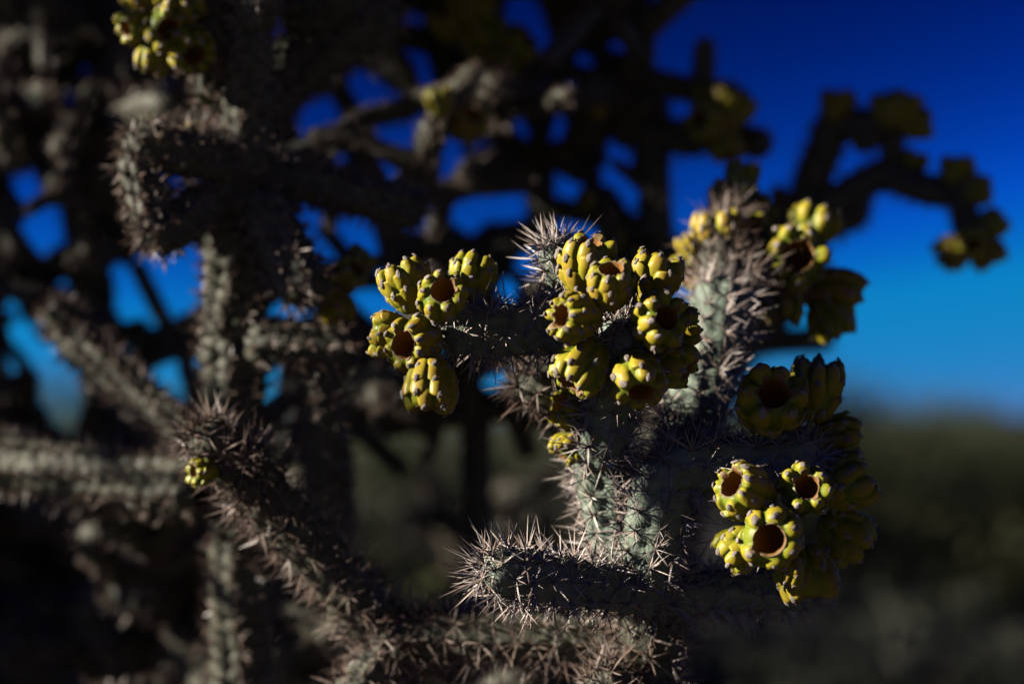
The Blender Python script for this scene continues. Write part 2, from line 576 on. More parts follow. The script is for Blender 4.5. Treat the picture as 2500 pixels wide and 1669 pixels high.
def put_fruit(root, px, py, d, dr, rpx, near=0, var=None, ratio=1.0, label=None):
    dirw = D(*dr)
    R = rpx * d / FPX / 1.22
    s = R / FR
    sl = s * ratio
    L = FL * sl
    c = P(px, py, d)
    base = c - dirw * (L * 0.52)
    nfruit[0] += 1
    q = (nfruit[0] * 3 + 1) % len(FRUITS) if var is None else var
    mb, mc, mh, ma, A, N = FRUITS[q]
    rg = random.Random(nfruit[0] * 7)
    M = frame(base - root.location, dirw, rg.uniform(0, 6.28), s, sl)
    o = obj('fruit', mb, root, M)
    if label:
        o['label'] = label
    obj('flower_scar', mc, o)
    if near:
        Mw = Matrix.Translation(root.location) @ M
        sco = []
        for i in range(len(A)):
            p = Mw @ Vector(A[i]); n = (Mw.to_3x3() @ Vector(N[i])).normalized()
            sco.append((n.dot((CAM - p).normalized()), i))
        sco.sort(reverse=True)
        take = [i for s_, i in sco if s_ > 0.0][:min(near, PAD_LEFT[0])]
        PAD_LEFT[0] -= len(take)
        tk = set(take)
        for i in range(len(A)):
            if i in tk:
                c_ = obj('areole', rg.choice(AREOLES)[0], o, frame(Vector(A[i]), Vector(N[i]), rg.uniform(-.4, .4)))
                c_.matrix_basis = c_.matrix_basis @ Matrix.Scale(rg.uniform(.85, 1.3), 4)
        rest = [i for i in range(len(A)) if i not in tk]
        if rest:
            vs, fs, off = [], [], 0
            for i in rest:
                _, v, f = AREOLES[i % 6]
                vs.append(v @ rotm(N[i], 0).T + A[i]); fs.append(f + off); off += len(v)
            m = obj('felt_pads', mesh('felt_pads', np.concatenate(vs), np.concatenate(fs), M_AREOLE), o)
            m['kind'] = 'stuff'
        h = obj('bristles', mh, o); h['kind'] = 'stuff'
    else:
        m = obj('felt_pads', ma, o); m['kind'] = 'stuff'
    return o

# ------------------------------------------------------------------ ground and far setting
def ground_sheet():
    n_ = 90
    r = np.concatenate([np.linspace(0, 12, 60), np.geomspace(12.6, 3000, 40)])
    th = np.arange(n_) * 2 * math.pi / n_
    Rr, T = np.meshgrid(r, th, indexing='ij')
    x = Rr * np.cos(T); y = Rr * np.sin(T) + 3
    z = 0.05 * np.sin(x * 1.3) * np.cos(y * 1.1) + 0.03 * np.sin(2.9 * x + 1.7 * y)
    z *= np.clip(1 - Rr / 40, 0, 1)
    z -= 0.03
    v = np.stack([x, y, z], -1).reshape(-1, 3)
    m = two_tone('desert_gravel', (0.016, 0.0135, 0.0125), (0.038, 0.032, 0.030), 9, 0.95, 0.02)
    o = obj('ground', mesh('ground', v, grid_faces(len(r), n_), m))
    o['kind'] = 'structure'
    o['label'] = 'dry gravelly desert ground under the cactus'
ground_sheet()

def hills():
    # low hills ahead; unseen steep range behind the camera added to block sky light
    na = 220
    az = np.linspace(-math.pi, math.pi, na, endpoint=False)          # 0 = straight ahead, clockwise
    back = np.clip((np.abs(az) - 0.55) / 0.5, 0, 1)
    back = back * back * (3 - 2 * back)
    jag = 1 + .10 * np.sin(az * 9 + 1) + .07 * np.sin(az * 23 + .4) + .05 * np.sin(az * 47)
    elev = (math.radians(1.8) * (1 - back) + math.radians(14) * back) * jag
    R0, R1 = 420.0, 640.0
    x, y = np.sin(az), np.cos(az)
    rows = [np.stack([x * R0, y * R0, 0 * x - 3], -1)]
    for f in (.25, .5, .75, 1.0):
        rr = R0 + (R1 - R0) * f
        hz = rr * np.tan(elev) * f ** .8 * (1 + .05 * np.sin(az * 60 + 7 * f) * (f < 1))
        rows.append(np.stack([x * rr, y * rr, hz], -1))
    rows.append(np.stack([x * 900, y * 900, 0 * x - 3], -1))
    o = obj('hills', mesh('hills', np.concatenate(rows), grid_faces(len(rows), na), two_tone('hill_scrub', (0.018, 0.018, 0.012), (0.04, 0.034, 0.024), .03)))
    o['kind'] = 'structure'
    o['label'] = 'low scrubby hills on the horizon, plus an unseen range added to block sky light'
hills()

# ------------------------------------------------------------------ cholla plants: traced arms
def near(a, b):
    return (a - b).length

class Plant:
    def __init__(s, root):
        s.root = root
        s.nodes = []          # (point, radius)
        s.caps = []           # drawn capsules in picture px for the cover map
    def seg(s, x0, y0, d0, x1, y1, d1, rpx, fine=None, **kw):
        a, b = P(x0, y0, d0), P(x1, y1, d1)
        R = rpx * (d0 + d1) / 2 / FPX
        if fine is not None:
            put_joint_fine(s.root, a, b, R, fine, **kw)
        else:
            put_joint(s.root, a, b, R)
        s.add(a, b, R)
    def add(s, a, b, R):
        for t in (0.25, .5, .75, 1.0):
            s.nodes.append((a.lerp(b, t), R))
        p, q = proj(a), proj(b)
        s.caps.append((p[0], p[1], q[0], q[1], R * FPX / ((p[2] + q[2]) / 2)))

def trunk(root, top, R):
    a = Vector((top.x + 0.03, top.y + 0.05, -0.05))
    L = (top - a).length
    (bv, bf, ba), A, N = joint_data(L, R, int(top.x * 1000) & 255, nu=60, nt=24, sp=.05, amp=.1)
    o = obj('trunk', mesh('trunk', bv, bf, M_BARK), root, frame(a - root.location, top - a))
    return o

base = P(1600, 1760, .87)
FORE = thing('cholla_cactus', 'sharply focused cholla cactus bearing clusters of yellow-green knobbly fruits', 'cactus', (base.x, base.y, 0), None)
F_ = Plant(FORE)
trunk(FORE, P(1590, 1700, .87), .030)
fine = [
 # x0, y0, d0, x1, y1, d1, rpx, stars
 (1600, 1800, .87, 1570, 1430, .845, 56, 0),
 (1600, 1452, .835, 1182, 1392, .775, 48, 34),
 (1580, 1448, .84, 1990, 1438, .865, 44, 16),
 (1535, 1430, .838, 1455, 1070, .846, 62, 44),
 (1572, 1430, .83, 1648, 1108, .815, 62, 44),
 (1462, 1130, .828, 1530, 850, .79, 50, 26),
 (1650, 1140, .825, 1684, 1030, .868, 44, 8),
 (1515, 930, .812, 1532, 790, .778, 48, 6),
 (1680, 1080, .862, 1778, 690, .905, 62, 44),
 (1625, 1140, .812, 1995, 1118, .818, 54, 40),
 (1460, 800, .822, 1072, 800, .805, 52, 40),
 (1440, 830, .828, 1350, 592, .815, 40, 16),
 (1480, 1010, .86, 1262, 925, .855, 44, 0),
 (1775, 715, .905, 1748, 560, .945, 42, 0),
 (1785, 705, .905, 1965, 640, .96, 42, 0),
 (1590, 1560, .88, 920, 1548, .905, 50, 0),
 (965, 1575, .905, 610, 1175, .885, 54, 0),
 (650, 1215, .885, 482, 1040, .868, 50, 0),
 (625, 1175, .885, 585, 1100, .862, 38, 0),
 (980, 1540, .90, 835, 1740, .88, 50, 0),
 (1560, 1830, .85, 1467, 1628, .835, 46, 0),
 (1748, 585, .945, 1790, 500, .99, 26, 0),
]
for i, (x0, y0, d0, x1, y1, d1, r, st) in enumerate(fine):
    F_.seg(x0, y0, d0, x1, y1, d1, r, fine=20 + i, stars=st, mat=None if st else M_OLD_SHADE)

FZ = [  # px, py, d, direction, rpx, pads, ratio
 (994, 702, .80, (-.42, .90, .05), 56, 16, 1.1),
 (1082, 730, .775, (.05, .38, .92), 60, 22, 1.0),
 (1152, 680, .815, (.32, .92, -.1), 54, 14, 1.0),
 (1018, 838, .785, (-.50, -.06, .86), 66, 22, 1.0),
 (958, 818, .805, (-.97, .12, .0), 52, 12, 1.0),
 (1050, 938, .772, (-.04, -.97, .22), 62, 16, 1.05),
 (1432, 652, .795, (.10, .95, .28), 66, 18, 1.05),
 (1492, 700, .765, (-.03, .78, .62), 60, 18, 1.0),
 (1594, 684, .79, (.28, .92, .12), 62, 16, 1.0),
 (1412, 773, .765, (-.82, .02, .56), 58, 18, 1.0),
 (1604, 786, .765, (.35, .18, .92), 62, 14, 1.0),
 (1424, 890, .775, (-.52, -.80, .28), 66, 18, 1.05),
 (1556, 915, .77, (.10, -.70, .70), 66, 16, 1.0),
 (1636, 880, .785, (.75, -.45, .35), 58, 6, 1.0),
 (1658, 800, .80, (.95, .1, .05), 48, 4, 1.0),
 (1396, 1003, .832, (-.62, .40, .45), 50, 8, 1.0),
 (1390, 1085, .832, (-.6, -.65, .3), 38, 4, 1.0),
 (1468, 985, .82, (-.2, .5, .7), 34, 0, 1.0),
 (1878, 985, .80, (.02, .42, .90), 74, 12, 1.0),
 (1990, 955, .83, (.12, .97, .12), 66, 8, 1.12),
 (2035, 1080, .84, (.85, .05, .15), 62, 4, 1.0),
 (1828, 1205, .775, (-.66, .42, .45), 68, 18, 1.05),
 (1966, 1200, .775, (-.12, .34, .93), 56, 18, 1.0),
 (2062, 1185, .815, (.72, .35, .15), 64, 5, 1.05),
 (1884, 1304, .765, (-.26, -.04, .96), 78, 26, 1.0),
 (1812, 1335, .788, (-.72, -.58, .0), 56, 12, 1.0),
 (1972, 1396, .80, (.06, -.95, .22), 66, 5, 1.0),
 (1930, 1392, .785, (-.35, -.9, .2), 36, 3, 1.1),
 (2055, 1300, .83, (.62, -.7, .0), 64, 0, 1.05),
 (1950, 1090, .83, (.1, .3, .3), 50, 0, 1.0),
 # cluster on the upright arm, a little behind focus
 (1757, 584, .905, (-.12, .95, .1), 68, 0, 1.05),
 (1688, 608, .90, (-.4, .85, .2), 36, 0, 1.2),
 (1937, 634, .90, (.02, .10, .95), 76, 0, 1.0),
 (2028, 715, .93, (.85, -.40, .1), 72, 0, 1.05),
 (1985, 560, .94, (.25, .92, 0), 60, 0, 1.0),
 (2020, 780, .92, (.4, -.9, .1), 56, 0, 1.0),
 (1915, 735, .91, (-.2, -.95, .2), 52, 0, 1.0),
 (1850, 640, .93, (.2, .7, .2), 62, 0, 1.0),
 (1790, 492, .955, (-.35, .45, .7), 52, 0, 1.0),
 (1700, 650, .91, (-.5, -.3, .5), 54, 0, 1.0),
 (1820, 590, .92, (.2, .5, .7), 62, 0, 1.0),
 (1765, 665, .90, (.1, -.2, .9), 52, 0, 1.0),
 (1845, 520, .97, (.6, .6, .2), 46, 0, 1.0),
 (1812, 440, .97, (.1, .95, 0), 44, 0, 1.0),
 (497, 1150, .855, (-.72, .05, .68), 36, 0, 1.0),
]
VAR = {1884: 5, 1424: 7, 1053: 3, 1018: 7, 1828: 7, 1556: 3}
for (px, py, d, dr, r, pads, ra) in FZ:
    if px > 1680 and py < 800:
        d += .034
    if pads:
        r *= 1.07
    put_fruit(FORE, px, py, d, dr, r, pads, VAR.get(px), ra)

# ---- cholla with the upright trunk
b2 = P(580, 1500, 1.03)
LEFT = thing('cholla_cactus', 'cholla cactus with thick upright spiny stem and dark side arms', 'cactus', (b2.x, b2.y, 0), None)
L_ = Plant(LEFT)
trunk(LEFT, P(600, 1850, 1.04), .032)
for i, s_ in enumerate([
 (600, 1900, 1.04, 588, 1280, 1.02, 62), (590, 1330, 1.02, 566, 800, 1.0, 64), (566, 830, 1.0, 580, 520, .975, 66), (575, 560, .975, 602, 400, .965, 56),
 (600, 450, .965, 604, 60, .945, 52), (604, 90, .945, 650, -90, .94, 50),
 (600, 415, .965, 305, 352, .93, 48), (570, 455, .965, 352, 585, .925, 48), (320, 380, .935, 368, 560, .93, 38),
 (620, 432, .97, 1030, 518, .985, 42), (635, 470, .965, 765, 735, .94, 54), (600, 835, .985, 870, 858, .99, 48),
 (778, 850, .99, 800, 1290, 1.02, 44), (500, 1190, 1.0, -80, 1110, 1.08, 58), (470, 1075, 1.03, 172, 828, 1.08, 38),
 (185, 845, 1.08, 125, 745, 1.08, 36), (570, -80, .96, 470, 165, .95, 64), (520, -60, .94, 400, 40, .93, 50),
 (600, 330, .98, 710, 190, 1.0, 52), (690, 205, 1.0, 960, 15, 1.0, 52), (690, 60, 1.0, 900, -60, .99, 60),
 (600, 250, .97, 490, 170, .96, 50), (740, 90, 1.0, 690, 250, 1.0, 50),
]):
    L_.seg(*s_, fine=60 + i, mat=M_OLD_SHADE, nsp=12, rad=.00045, lsp=(.006, .0135))
for f in [(338, 62, .925, (-.6, -.3, .6), 46), (405, 72, .92, (.35, -.2, .9), 52), (376, 138, .93, (-.35, -.93, .1), 46), (352, 8, .93, (-.3, .9, .1), 46),
          (455, 110, .93, (.5, -.6, .5), 60), (440, 20, .93, (.3, .5, .7), 60),
          (470, 322, .95, (-.1, .95, .1), 26), (790, 700, .955, (-.2, .2, .9), 46), (845, 672, .965, (.7, .4, .5), 46), (818, 742, .96, (.3, -.9, .2), 46), (875, 640, .98, (.6, .8, 0), 38)]:
    put_fruit(LEFT, *f)

# ---- cholla behind, in front of the open sky
b3 = P(1200, 1450, 1.36)
BACK = thing('cholla_cactus', 'blurred tangled cholla cactus with sky showing between its arms behind the fruits', 'cactus', (b3.x, b3.y, 0), None)
B_ = Plant(BACK)
trunk(BACK, P(1185, 1850, 1.38), .02)
for s_ in [
 (1185, 1900, 1.38, 1168, 1360, 1.36, 32), (1170, 1400, 1.36, 1160, 1010, 1.34, 30), (1175, 1018, 1.34, 830, 1015, 1.30, 24), (1160, 1020, 1.34, 1125, 860, 1.32, 34), (1130, 885, 1.32, 1165, 615, 1.31, 40),
 (1150, 640, 1.31, 1335, 552, 1.30, 30), (1326, 570, 1.30, 1310, 365, 1.30, 30), (1304, 402, 1.30, 1105, 215, 1.28, 27), (1110, 238, 1.28, 1066, 95, 1.28, 32), (1070, 120, 1.28, 1085, -30, 1.27, 34),
 (1305, 392, 1.30, 1342, 232, 1.30, 24), (1338, 255, 1.30, 1395, 100, 1.27, 21), (1395, 115, 1.27, 1345, -60, 1.24, 36),
 (1305, 402, 1.30, 1500, 310, 1.28, 26), (1480, 315, 1.28, 1565, 160, 1.25, 30), (1562, 180, 1.25, 1570, 65, 1.22, 26), (1560, 85, 1.22, 1710, -60, 1.2, 28),
 (1500, 318, 1.28, 1720, 345, 1.25, 36), (1700, 345, 1.25, 1790, 290, 1.22, 34), (1770, 330, 1.23, 1872, 358, 1.2, 30),
 (1560, 190, 1.25, 1805, 235, 1.22, 26), (1712, 220, 1.22, 1722, 100, 1.21, 22), (1405, 112, 1.27, 1570, 12, 1.25, 32),
 (1590, 325, 1.27, 1602, 610, 1.27, 34), (1595, 565, 1.27, 1335, 506, 1.29, 23), (1165, 622, 1.31, 985, 600, 1.28, 34), (1605, 600, 1.27, 1760, 640, 1.30, 30),
 (1308, 400, 1.30, 1090, 468, 1.2, 25), (1100, 470, 1.2, 1028, 478, 1.14, 22), (1034, 480, 1.14, 1062, 300, 1.08, 30),
 (1095, 235, 1.26, 858, 298, 1.2, 20), (1206, 262, 1.27, 1212, 212, 1.12, 42), (930, 85, 1.22, 1012, 232, 1.24, 22), (1060, 100, 1.28, 920, 70, 1.22, 26),
 (780, 545, 1.32, 880, 672, 1.32, 17), (980, 610, 1.28, 880, 672, 1.3, 17), (880, 665, 1.3, 690, 660, 1.3, 20),
 (845, 1030, 1.3, 985, 1150, 1.3, 18), (1075, 1015, 1.33, 1042, 1125, 1.33, 16), (1160, 1005, 1.34, 1262, 985, 1.33, 26), (1250, 990, 1.33, 1292, 1110, 1.35, 22), (1060, 1000, 1.33, 1110, 880, 1.3, 26),
 (1720, 640, 1.3, 1760, 840, 1.35, 30), (1740, 830, 1.35, 1870, 842, 1.38, 26), (1850, 838, 1.38, 2030, 826, 1.36, 25), (1885, 838, 1.37, 1925, 760, 1.36, 14),
]:
    B_.seg(*s_)
for f in [(1190, 110, 1.2, (-.2, .9, .2), 60), (1250, 120, 1.2, (.6, .4, .4), 58), (1205, 165, 1.18, (.1, -.6, .7), 54), (1105, 60, 1.2, (-.3, .6, .6), 50), (1150, 30, 1.2, (0, .9, .2), 60),
          (1075, 250, 1.05, (-.1, .9, .3), 40), (1130, 300, 1.1, (.5, .4, .6), 48), (1728, 300, 1.19, (-.6, .1, .7), 50), (1785, 270, 1.19, (.4, .7, .3), 54), (1770, 350, 1.2, (.2, -.8, .4), 46), (1740, 240, 1.2, (-.2, .95, 0), 40),
          (1432, 490, 1.25, (-.6, .3, .6), 28), (1460, 268, 1.22, (-.5, .5, .5), 24), (1500, 590, 1.25, (-.4, .5, .6), 30)]:
    put_fruit(BACK, *f)

# ---- cholla on the right, dark against the sky
b4 = P(1640, 1500, 1.42)
SIDE = thing('cholla_cactus', 'dark knobby-armed cholla cactus silhouetted against open blue sky', 'cactus', (b4.x, b4.y, 0), None)
S_ = Plant(SIDE)
trunk(SIDE, P(1620, 1850, 1.42), .022)
for s_ in [
 (1620, 1900, 1.42, 1642, 1380, 1.40, 40), (1640, 1420, 1.40, 1700, 1020, 1.38, 40), (1690, 1060, 1.38, 1870, 740, 1.34, 40), (1865, 770, 1.34, 1935, 560, 1.30, 44), (1930, 590, 1.3, 1985, 430, 1.28, 40), (1975, 460, 1.28, 2046, 275, 1.25, 38),
 (2035, 310, 1.25, 2200, 296, 1.22, 34), (2185, 300, 1.22, 2176, 400, 1.24, 24),
 (1935, 545, 1.29, 2180, 408, 1.24, 34), (2150, 415, 1.24, 2335, 475, 1.2, 33), (2320, 470, 1.2, 2395, 458, 1.18, 30), (2345, 455, 1.19, 2362, 580, 1.19, 28),
 (1950, 580, 1.3, 2110, 500, 1.27, 40), (1900, 560, 1.3, 1905, 460, 1.28, 22), (2080, 345, 1.24, 2150, 330, 1.23, 30),
]:
    S_.seg(*s_)
for f in [(2044, 262, 1.24, (0, .98, .1), 42), (2170, 268, 1.21, (-.2, .9, .2), 46), (2205, 270, 1.21, (.3, .85, .2), 44), (2238, 305, 1.21, (.9, .1, .2), 40), (2225, 402, 1.23, (.4, .85, .1), 36),
          (2340, 420, 1.19, (0, .97, .1), 42), (2385, 462, 1.18, (.9, 0, .2), 36), (2418, 550, 1.18, (.75, .55, .1), 42), (2330, 610, 1.18, (-.8, -.45, .1), 42), (2405, 612, 1.18, (.5, -.8, .1), 42), (2365, 585, 1.17, (0, -.4, .9), 40)]:
    put_fruit(SIDE, *f)

# ------------------------------------------------------------------ thicket arms fill the dark tangle, leaving the gaps where sky shows
HOLES = [
 (201, 165, 201, 165, 22), (349, 199, 349, 199, 14), (42, 467, 96, 456, 17), (95, 560, 150, 550, 40), (5, 630, 20, 655, 20),
 (740, 284, 800, 276, 30), (866, 184, 866, 184, 16), (897, 238, 953, 238, 24), (831, 387, 831, 387, 18), (728, 506, 747, 536, 26), (781, 585, 816, 656, 32), (862, 550, 900, 640, 34),
 (440, 605, 467, 686, 44), (276, 663, 306, 759, 27), (352, 671, 398, 767, 32), (149, 706, 149, 706, 19), (483, 744, 483, 744, 16), (23, 740, 23, 740, 16),
 (42, 809, 61, 843, 23), (442, 805, 442, 805, 13), (15, 897, 15, 897, 19), (138, 878, 161, 974, 46), (115, 962, 184, 974, 30), (165, 1040, 165, 1040, 22),
 (326, 878, 375, 870, 30), (490, 874, 490, 874, 16), (433, 939, 433, 939, 42), (264, 985, 264, 985, 17), (667, 767, 720, 782, 23), (655, 912, 651, 985, 21),
 (885, 729, 960, 750, 24), (881, 1043, 895, 1110, 16), (1007, 69, 1022, 126, 36), (1045, 184, 1045, 184, 26), (946, 329, 1007, 326, 23),
 (957, 425, 957, 425, 20), (1106, 345, 1080, 433, 18), (1168, 372, 1168, 372, 16), (1225, 280, 1260, 318, 24), (1256, 38, 1329, 69, 34), (1317, 96, 1317, 96, 32), (1275, 4, 1275, 4, 24),
 (1137, 525, 1187, 513, 36), (1260, 502, 1260, 502, 24), (1290, 525, 1290, 525, 12), (1030, 490, 1030, 490, 11), (1018, 552, 1018, 552, 15),
 (1359, 444, 1409, 471, 20), (1490, 429, 1490, 429, 20), (1459, 383, 1459, 383, 11), (1509, 352, 1540, 379, 15), (1535, 483, 1535, 483, 24), (1401, 555, 1451, 590, 22),
 (1428, 146, 1428, 146, 16), (1509, 111, 1509, 111, 16), (1386, 207, 1386, 207, 14), (1654, 260, 1654, 260, 19), (1650, 77, 1635, 165, 42), (1643, 502, 1693, 498, 14), (1647, 563, 1647, 563, 19),
 (1367, 295, 1367, 295, 13), (1363, 341, 1363, 341, 13), (1193, 931, 1193, 931, 26), (1200, 1025, 1235, 1064, 24), (1100, 1050, 1100, 1050, 22), (1309, 1043, 1309, 1043, 16), (1302, 638, 1302, 638, 32), (1247, 713, 1247, 713, 28), (1428, 577, 1428, 577, 24),
 (1687, 802, 1687, 802, 16), (880, 1100, 910, 1110, 22), (999, 1085, 999, 1085, 22), (1114, 1108, 1114, 1108, 30), (950, 1180, 1100, 1340, 85), (900, 1290, 950, 1420, 45), (1340, 1180, 1340, 1180, 30), (1790, 400, 1830, 410, 26), (700, 860, 700, 860, 10),
]
CELL = 10
X0, X1, Y0, Y1 = -300, 1760, -700, 1760
GW, GH = (X1 - X0) // CELL, (Y1 - Y0) // CELL
gx = X0 + CELL * (np.arange(GW) + .5)[None, :]
gy = Y0 + CELL * (np.arange(GH) + .5)[:, None]

def cap_mask(x0, y0, x1, y1, r):
    dx, dy = x1 - x0, y1 - y0
    l2 = dx * dx + dy * dy
    t = np.clip(((gx - x0) * dx + (gy - y0) * dy) / l2, 0, 1) if l2 > 0 else 0 * gx * gy
    return (gx - x0 - t * dx) ** 2 + (gy - y0 - t * dy) ** 2 < r * r

def cap_win(x0, y0, x1, y1, r):
    ja = max(0, int((min(x0, x1) - r - X0) / CELL)); jb = min(GW, int((max(x0, x1) + r - X0) / CELL) + 2)
    ia = max(0, int((min(y0, y1) - r - Y0) / CELL)); ib = min(GH, int((max(y0, y1) + r - Y0) / CELL) + 2)
    hx, hy = gx[:, ja:jb], gy[ia:ib]
    dx, dy = x1 - x0, y1 - y0
    t = np.clip(((hx - x0) * dx + (hy - y0) * dy) / (dx * dx + dy * dy + 1e-9), 0, 1)
    return (slice(ia, ib), slice(ja, jb)), (hx - x0 - t * dx) ** 2 + (hy - y0 - t * dy) ** 2 < r * r

hole = np.zeros((GH, GW), bool)
for h in HOLES:
    hole |= cap_mask(*h)
openr = hole.copy()
openr |= (gx > 1600) & (gy < 160) | (gx > 1690) & (gy < 560) | (gx > 860) & (gy > 1070) & (gy < 1480) & (gx < 1340) | (gx > 1640)
cover = np.zeros((GH, GW), bool)
for pl in (F_, L_, B_, S_):
    for c in pl.caps:
        cover |= cap_mask(*c)

def fill(plant, region, n_max, dlo, dhi, rpx_m, seed):
    region = region & (gy > -1e9)
    """grow new joints from existing ones into the uncovered places of a region"""
    rg = random.Random(seed)
    added = tries = 0
    while added < n_max and tries < n_max * 25:
        tries += 1
        un = np.argwhere(region & ~cover & ~openr)
        if len(un) < 25:
            break
        iy, ix = un[rg.randrange(len(un))]
        tx, ty = float(gx[0, ix]), float(gy[iy, 0])
        cand = []
        for (p, R) in rg.sample(plant.nodes, min(60, len(plant.nodes))):
            q = proj(p)
            dist = math.hypot(q[0] - tx, q[1] - ty)
            if 40 < dist < 420:
                cand.append((dist, p, q))
        if not cand:
            continue
        cand.sort(key=lambda c: c[0])
        for dist, p, q in cand[:4]:
            d1 = min(max(q[2] + rg.uniform(-.12, .12), dlo), dhi)
            ln = min(max(dist + 30, 110), 330)
            ux, uy = (tx - q[0]) / dist, (ty - q[1]) / dist
            x1, y1 = q[0] + ux * ln, q[1] + uy * ln
            r0 = rpx_m * rg.choice((.65, .8, 1.0)) * rg.uniform(.9, 1.1) * 1.25 / d1
            for r in (r0, r0 * .7, max(r0 * .48, 13)):
                w2, m2 = cap_win(q[0] + ux * 30, q[1] + uy * 30, x1, y1, r + 8)
                good = m2.any() and (m2 & openr[w2]).sum() <= 0.04 * m2.sum()
                if good:
                    break
            if not good:
                continue
            w1, m = cap_win(q[0] + ux * 30, q[1] + uy * 30, x1, y1, r)
            if (m & region[w1] & ~cover[w1]).sum() < 0.2 * m.sum():
                continue
            b = P(x1, y1, d1)
            R = r * (q[2] + d1) / 2 / FPX
            put_joint(plant.root, p, b, R)
            plant.add(p, b, R)
            cover[w1] |= m
            added += 1
            break
    return added

rT = (gx > 150) & (gx < 1350) & (gy < -130) & (gy > -640)
nT = fill(L_, rT, 70, 1.03, 1.3, 44, 8)  # unseen arms above the frame, added to shade the right-hand cholla
rC = (gx > 640) & (gx < 1700) & (gy < 1070) & (gy > -150) & (gx > 0 * gy)
nC = fill(B_, rC, 220, 1.1, 1.6, 34, 5)
b5 = P(150, 1500, 1.5)
THICK = thing('cholla_cactus', 'shaded cholla cactus thicket of many crossing arms behind the upright stem', 'cactus', (b5.x, b5.y, 0), None)
T_ = Plant(THICK)
trunk(THICK, P(140, 1850, 1.47), .03)
for s_ in [(140, 1900, 1.47, 150, 1280, 1.45, 46), (150, 1320, 1.45, 250, 1060, 1.4, 44), (240, 1090, 1.4, 230, 640, 1.35, 34), (225, 700, 1.35, 180, 380, 1.3, 36), (180, 400, 1.3, 320, 100, 1.3, 34), (180, 420, 1.3, 60, 60, 1.3, 36),
           (320, 880, 1.38, 530, 760, 1.3, 24), (235, 760, 1.36, 20, 690, 1.35, 26), (240, 620, 1.35, 420, 560, 1.3, 30), (60, 660, 1.35, -140, 560, 1.35, 36), (150, 1330, 1.45, -60, 1230, 1.4, 40), (60, 1290, 1.4, 0, 1000, 1.38, 40),
           (160, 1350, 1.45, 400, 1300, 1.3, 36), (160, 1380, 1.45, 420, 1560, 1.3, 36), (140, 1380, 1.45, 40, 1600, 1.3, 38), (400, 1560, 1.3, 640, 1640, 1.2, 36), (480, 1330, 1.25, 330, 1420, 1.2, 30),
           (330, 640, 1.33, 450, 880, 1.33, 17), (450, 880, 1.33, 480, 1010, 1.33, 17), (330, 900, 1.35, 440, 850, 1.33, 17), (305, 1210, 1.15, 250, 1330, 1.15, 22)]:
    T_.seg(*s_)
rL = (gx < 660) & (gx > -160) & (gy > -150) & (gy < 1750) | (gx < 1640) & (gx > -160) & (gy > 1480) | (gx < 860) & (gx > -160) & (gy > 1060)
nL = fill(T_, rL, 240, 1.1, 1.9, 40, 6)

# ------------------------------------------------------------------ small far cholla and desert shrubs
b6 = P(1150, 1500, 2.5)
FAR = thing('cholla_cactus', 'small sunlit cholla cactus far behind, seen in the gap under the arms', 'cactus', (b6.x, b6.y, 0), None)
A_ = Plant(FAR)
trunk(FAR, P(1160, 1420, 2.5), .02)
for s_ in [(1160, 1450, 2.5, 1090, 1260, 2.4, 26), (1090, 1270, 2.4, 1030, 1150, 2.35, 22), (1085, 1265, 2.4, 990, 1275, 2.35, 20), (1160, 1440, 2.5, 1220, 1290, 2.3, 26), (1220, 1290, 2.3, 1330, 1275, 2.2, 26), (1215, 1280, 2.3, 1240, 1190, 2.25, 26),
           (1240, 1210, 2.25, 1345, 1165, 2.2, 24), (1100, 1290, 2.4, 1170, 1250, 2.35, 20), (1150, 1400, 2.5, 1120, 1330, 2.4, 20)]:
    A_.seg(*s_)

M_TWIG = two_tone('shrub_twig', (0.06, 0.045, 0.035), (0.12, 0.095, 0.07), 60)

def shrub_meshes(seed, R, H, nleaf, leaf, mat, clumps=26):
    rg = np.random.default_rng(seed)
    c = rg.normal(size=(clumps, 3)); c /= np.linalg.norm(c, axis=1)[:, None]
    c *= rg.uniform(.35, .95, (clumps, 1))
    c = c * [R, R, H * .5] + [0, 0, H * .52]
    who = rg.integers(0, clumps, nleaf)
    p = c[who] + rg.normal(size=(nleaf, 3)) * R * .16
    p[:, 2] = np.maximum(p[:, 2], .03)
    a = rg.normal(size=(nleaf, 3)); a /= np.linalg.norm(a, axis=1)[:, None]
    b = np.cross(a, rg.normal(size=(nleaf, 3))); b /= np.linalg.norm(b, axis=1)[:, None]
    s = leaf * rg.uniform(.6, 1.3, (nleaf, 1))
    v = np.stack([p - a * s, p + b * s * .4, p + a * s, p - b * s * .4], 1).reshape(-1, 3)
    f = np.arange(nleaf * 4).reshape(-1, 4)
    crown = mesh('crown', v, f, mat, smooth=False)
    tv, tf, off = [], [], 0
    for q in range(clumps):
        e = c[q]; st = np.array([rg.uniform(-.05, .05), rg.uniform(-.05, .05), -.05])
        u = np.cross(e - st, [0.2, 1, .1]); u /= np.linalg.norm(u); w_ = np.cross(e - st, u); w_ /= np.linalg.norm(w_)
        for pt, r in ((st, .022), ((st + e) / 2 + rg.normal(size=3) * .04, .014), (e, .004)):
            for k_ in range(5):
                an = 2 * math.pi * k_ / 5
                tv.append(pt + r * (math.cos(an) * u + math.sin(an) * w_))
        tf.append(grid_faces(3, 5) + off); off += 15
    stems = mesh('branches', np.array(tv), np.concatenate(tf), M_TWIG)
    return crown, stems

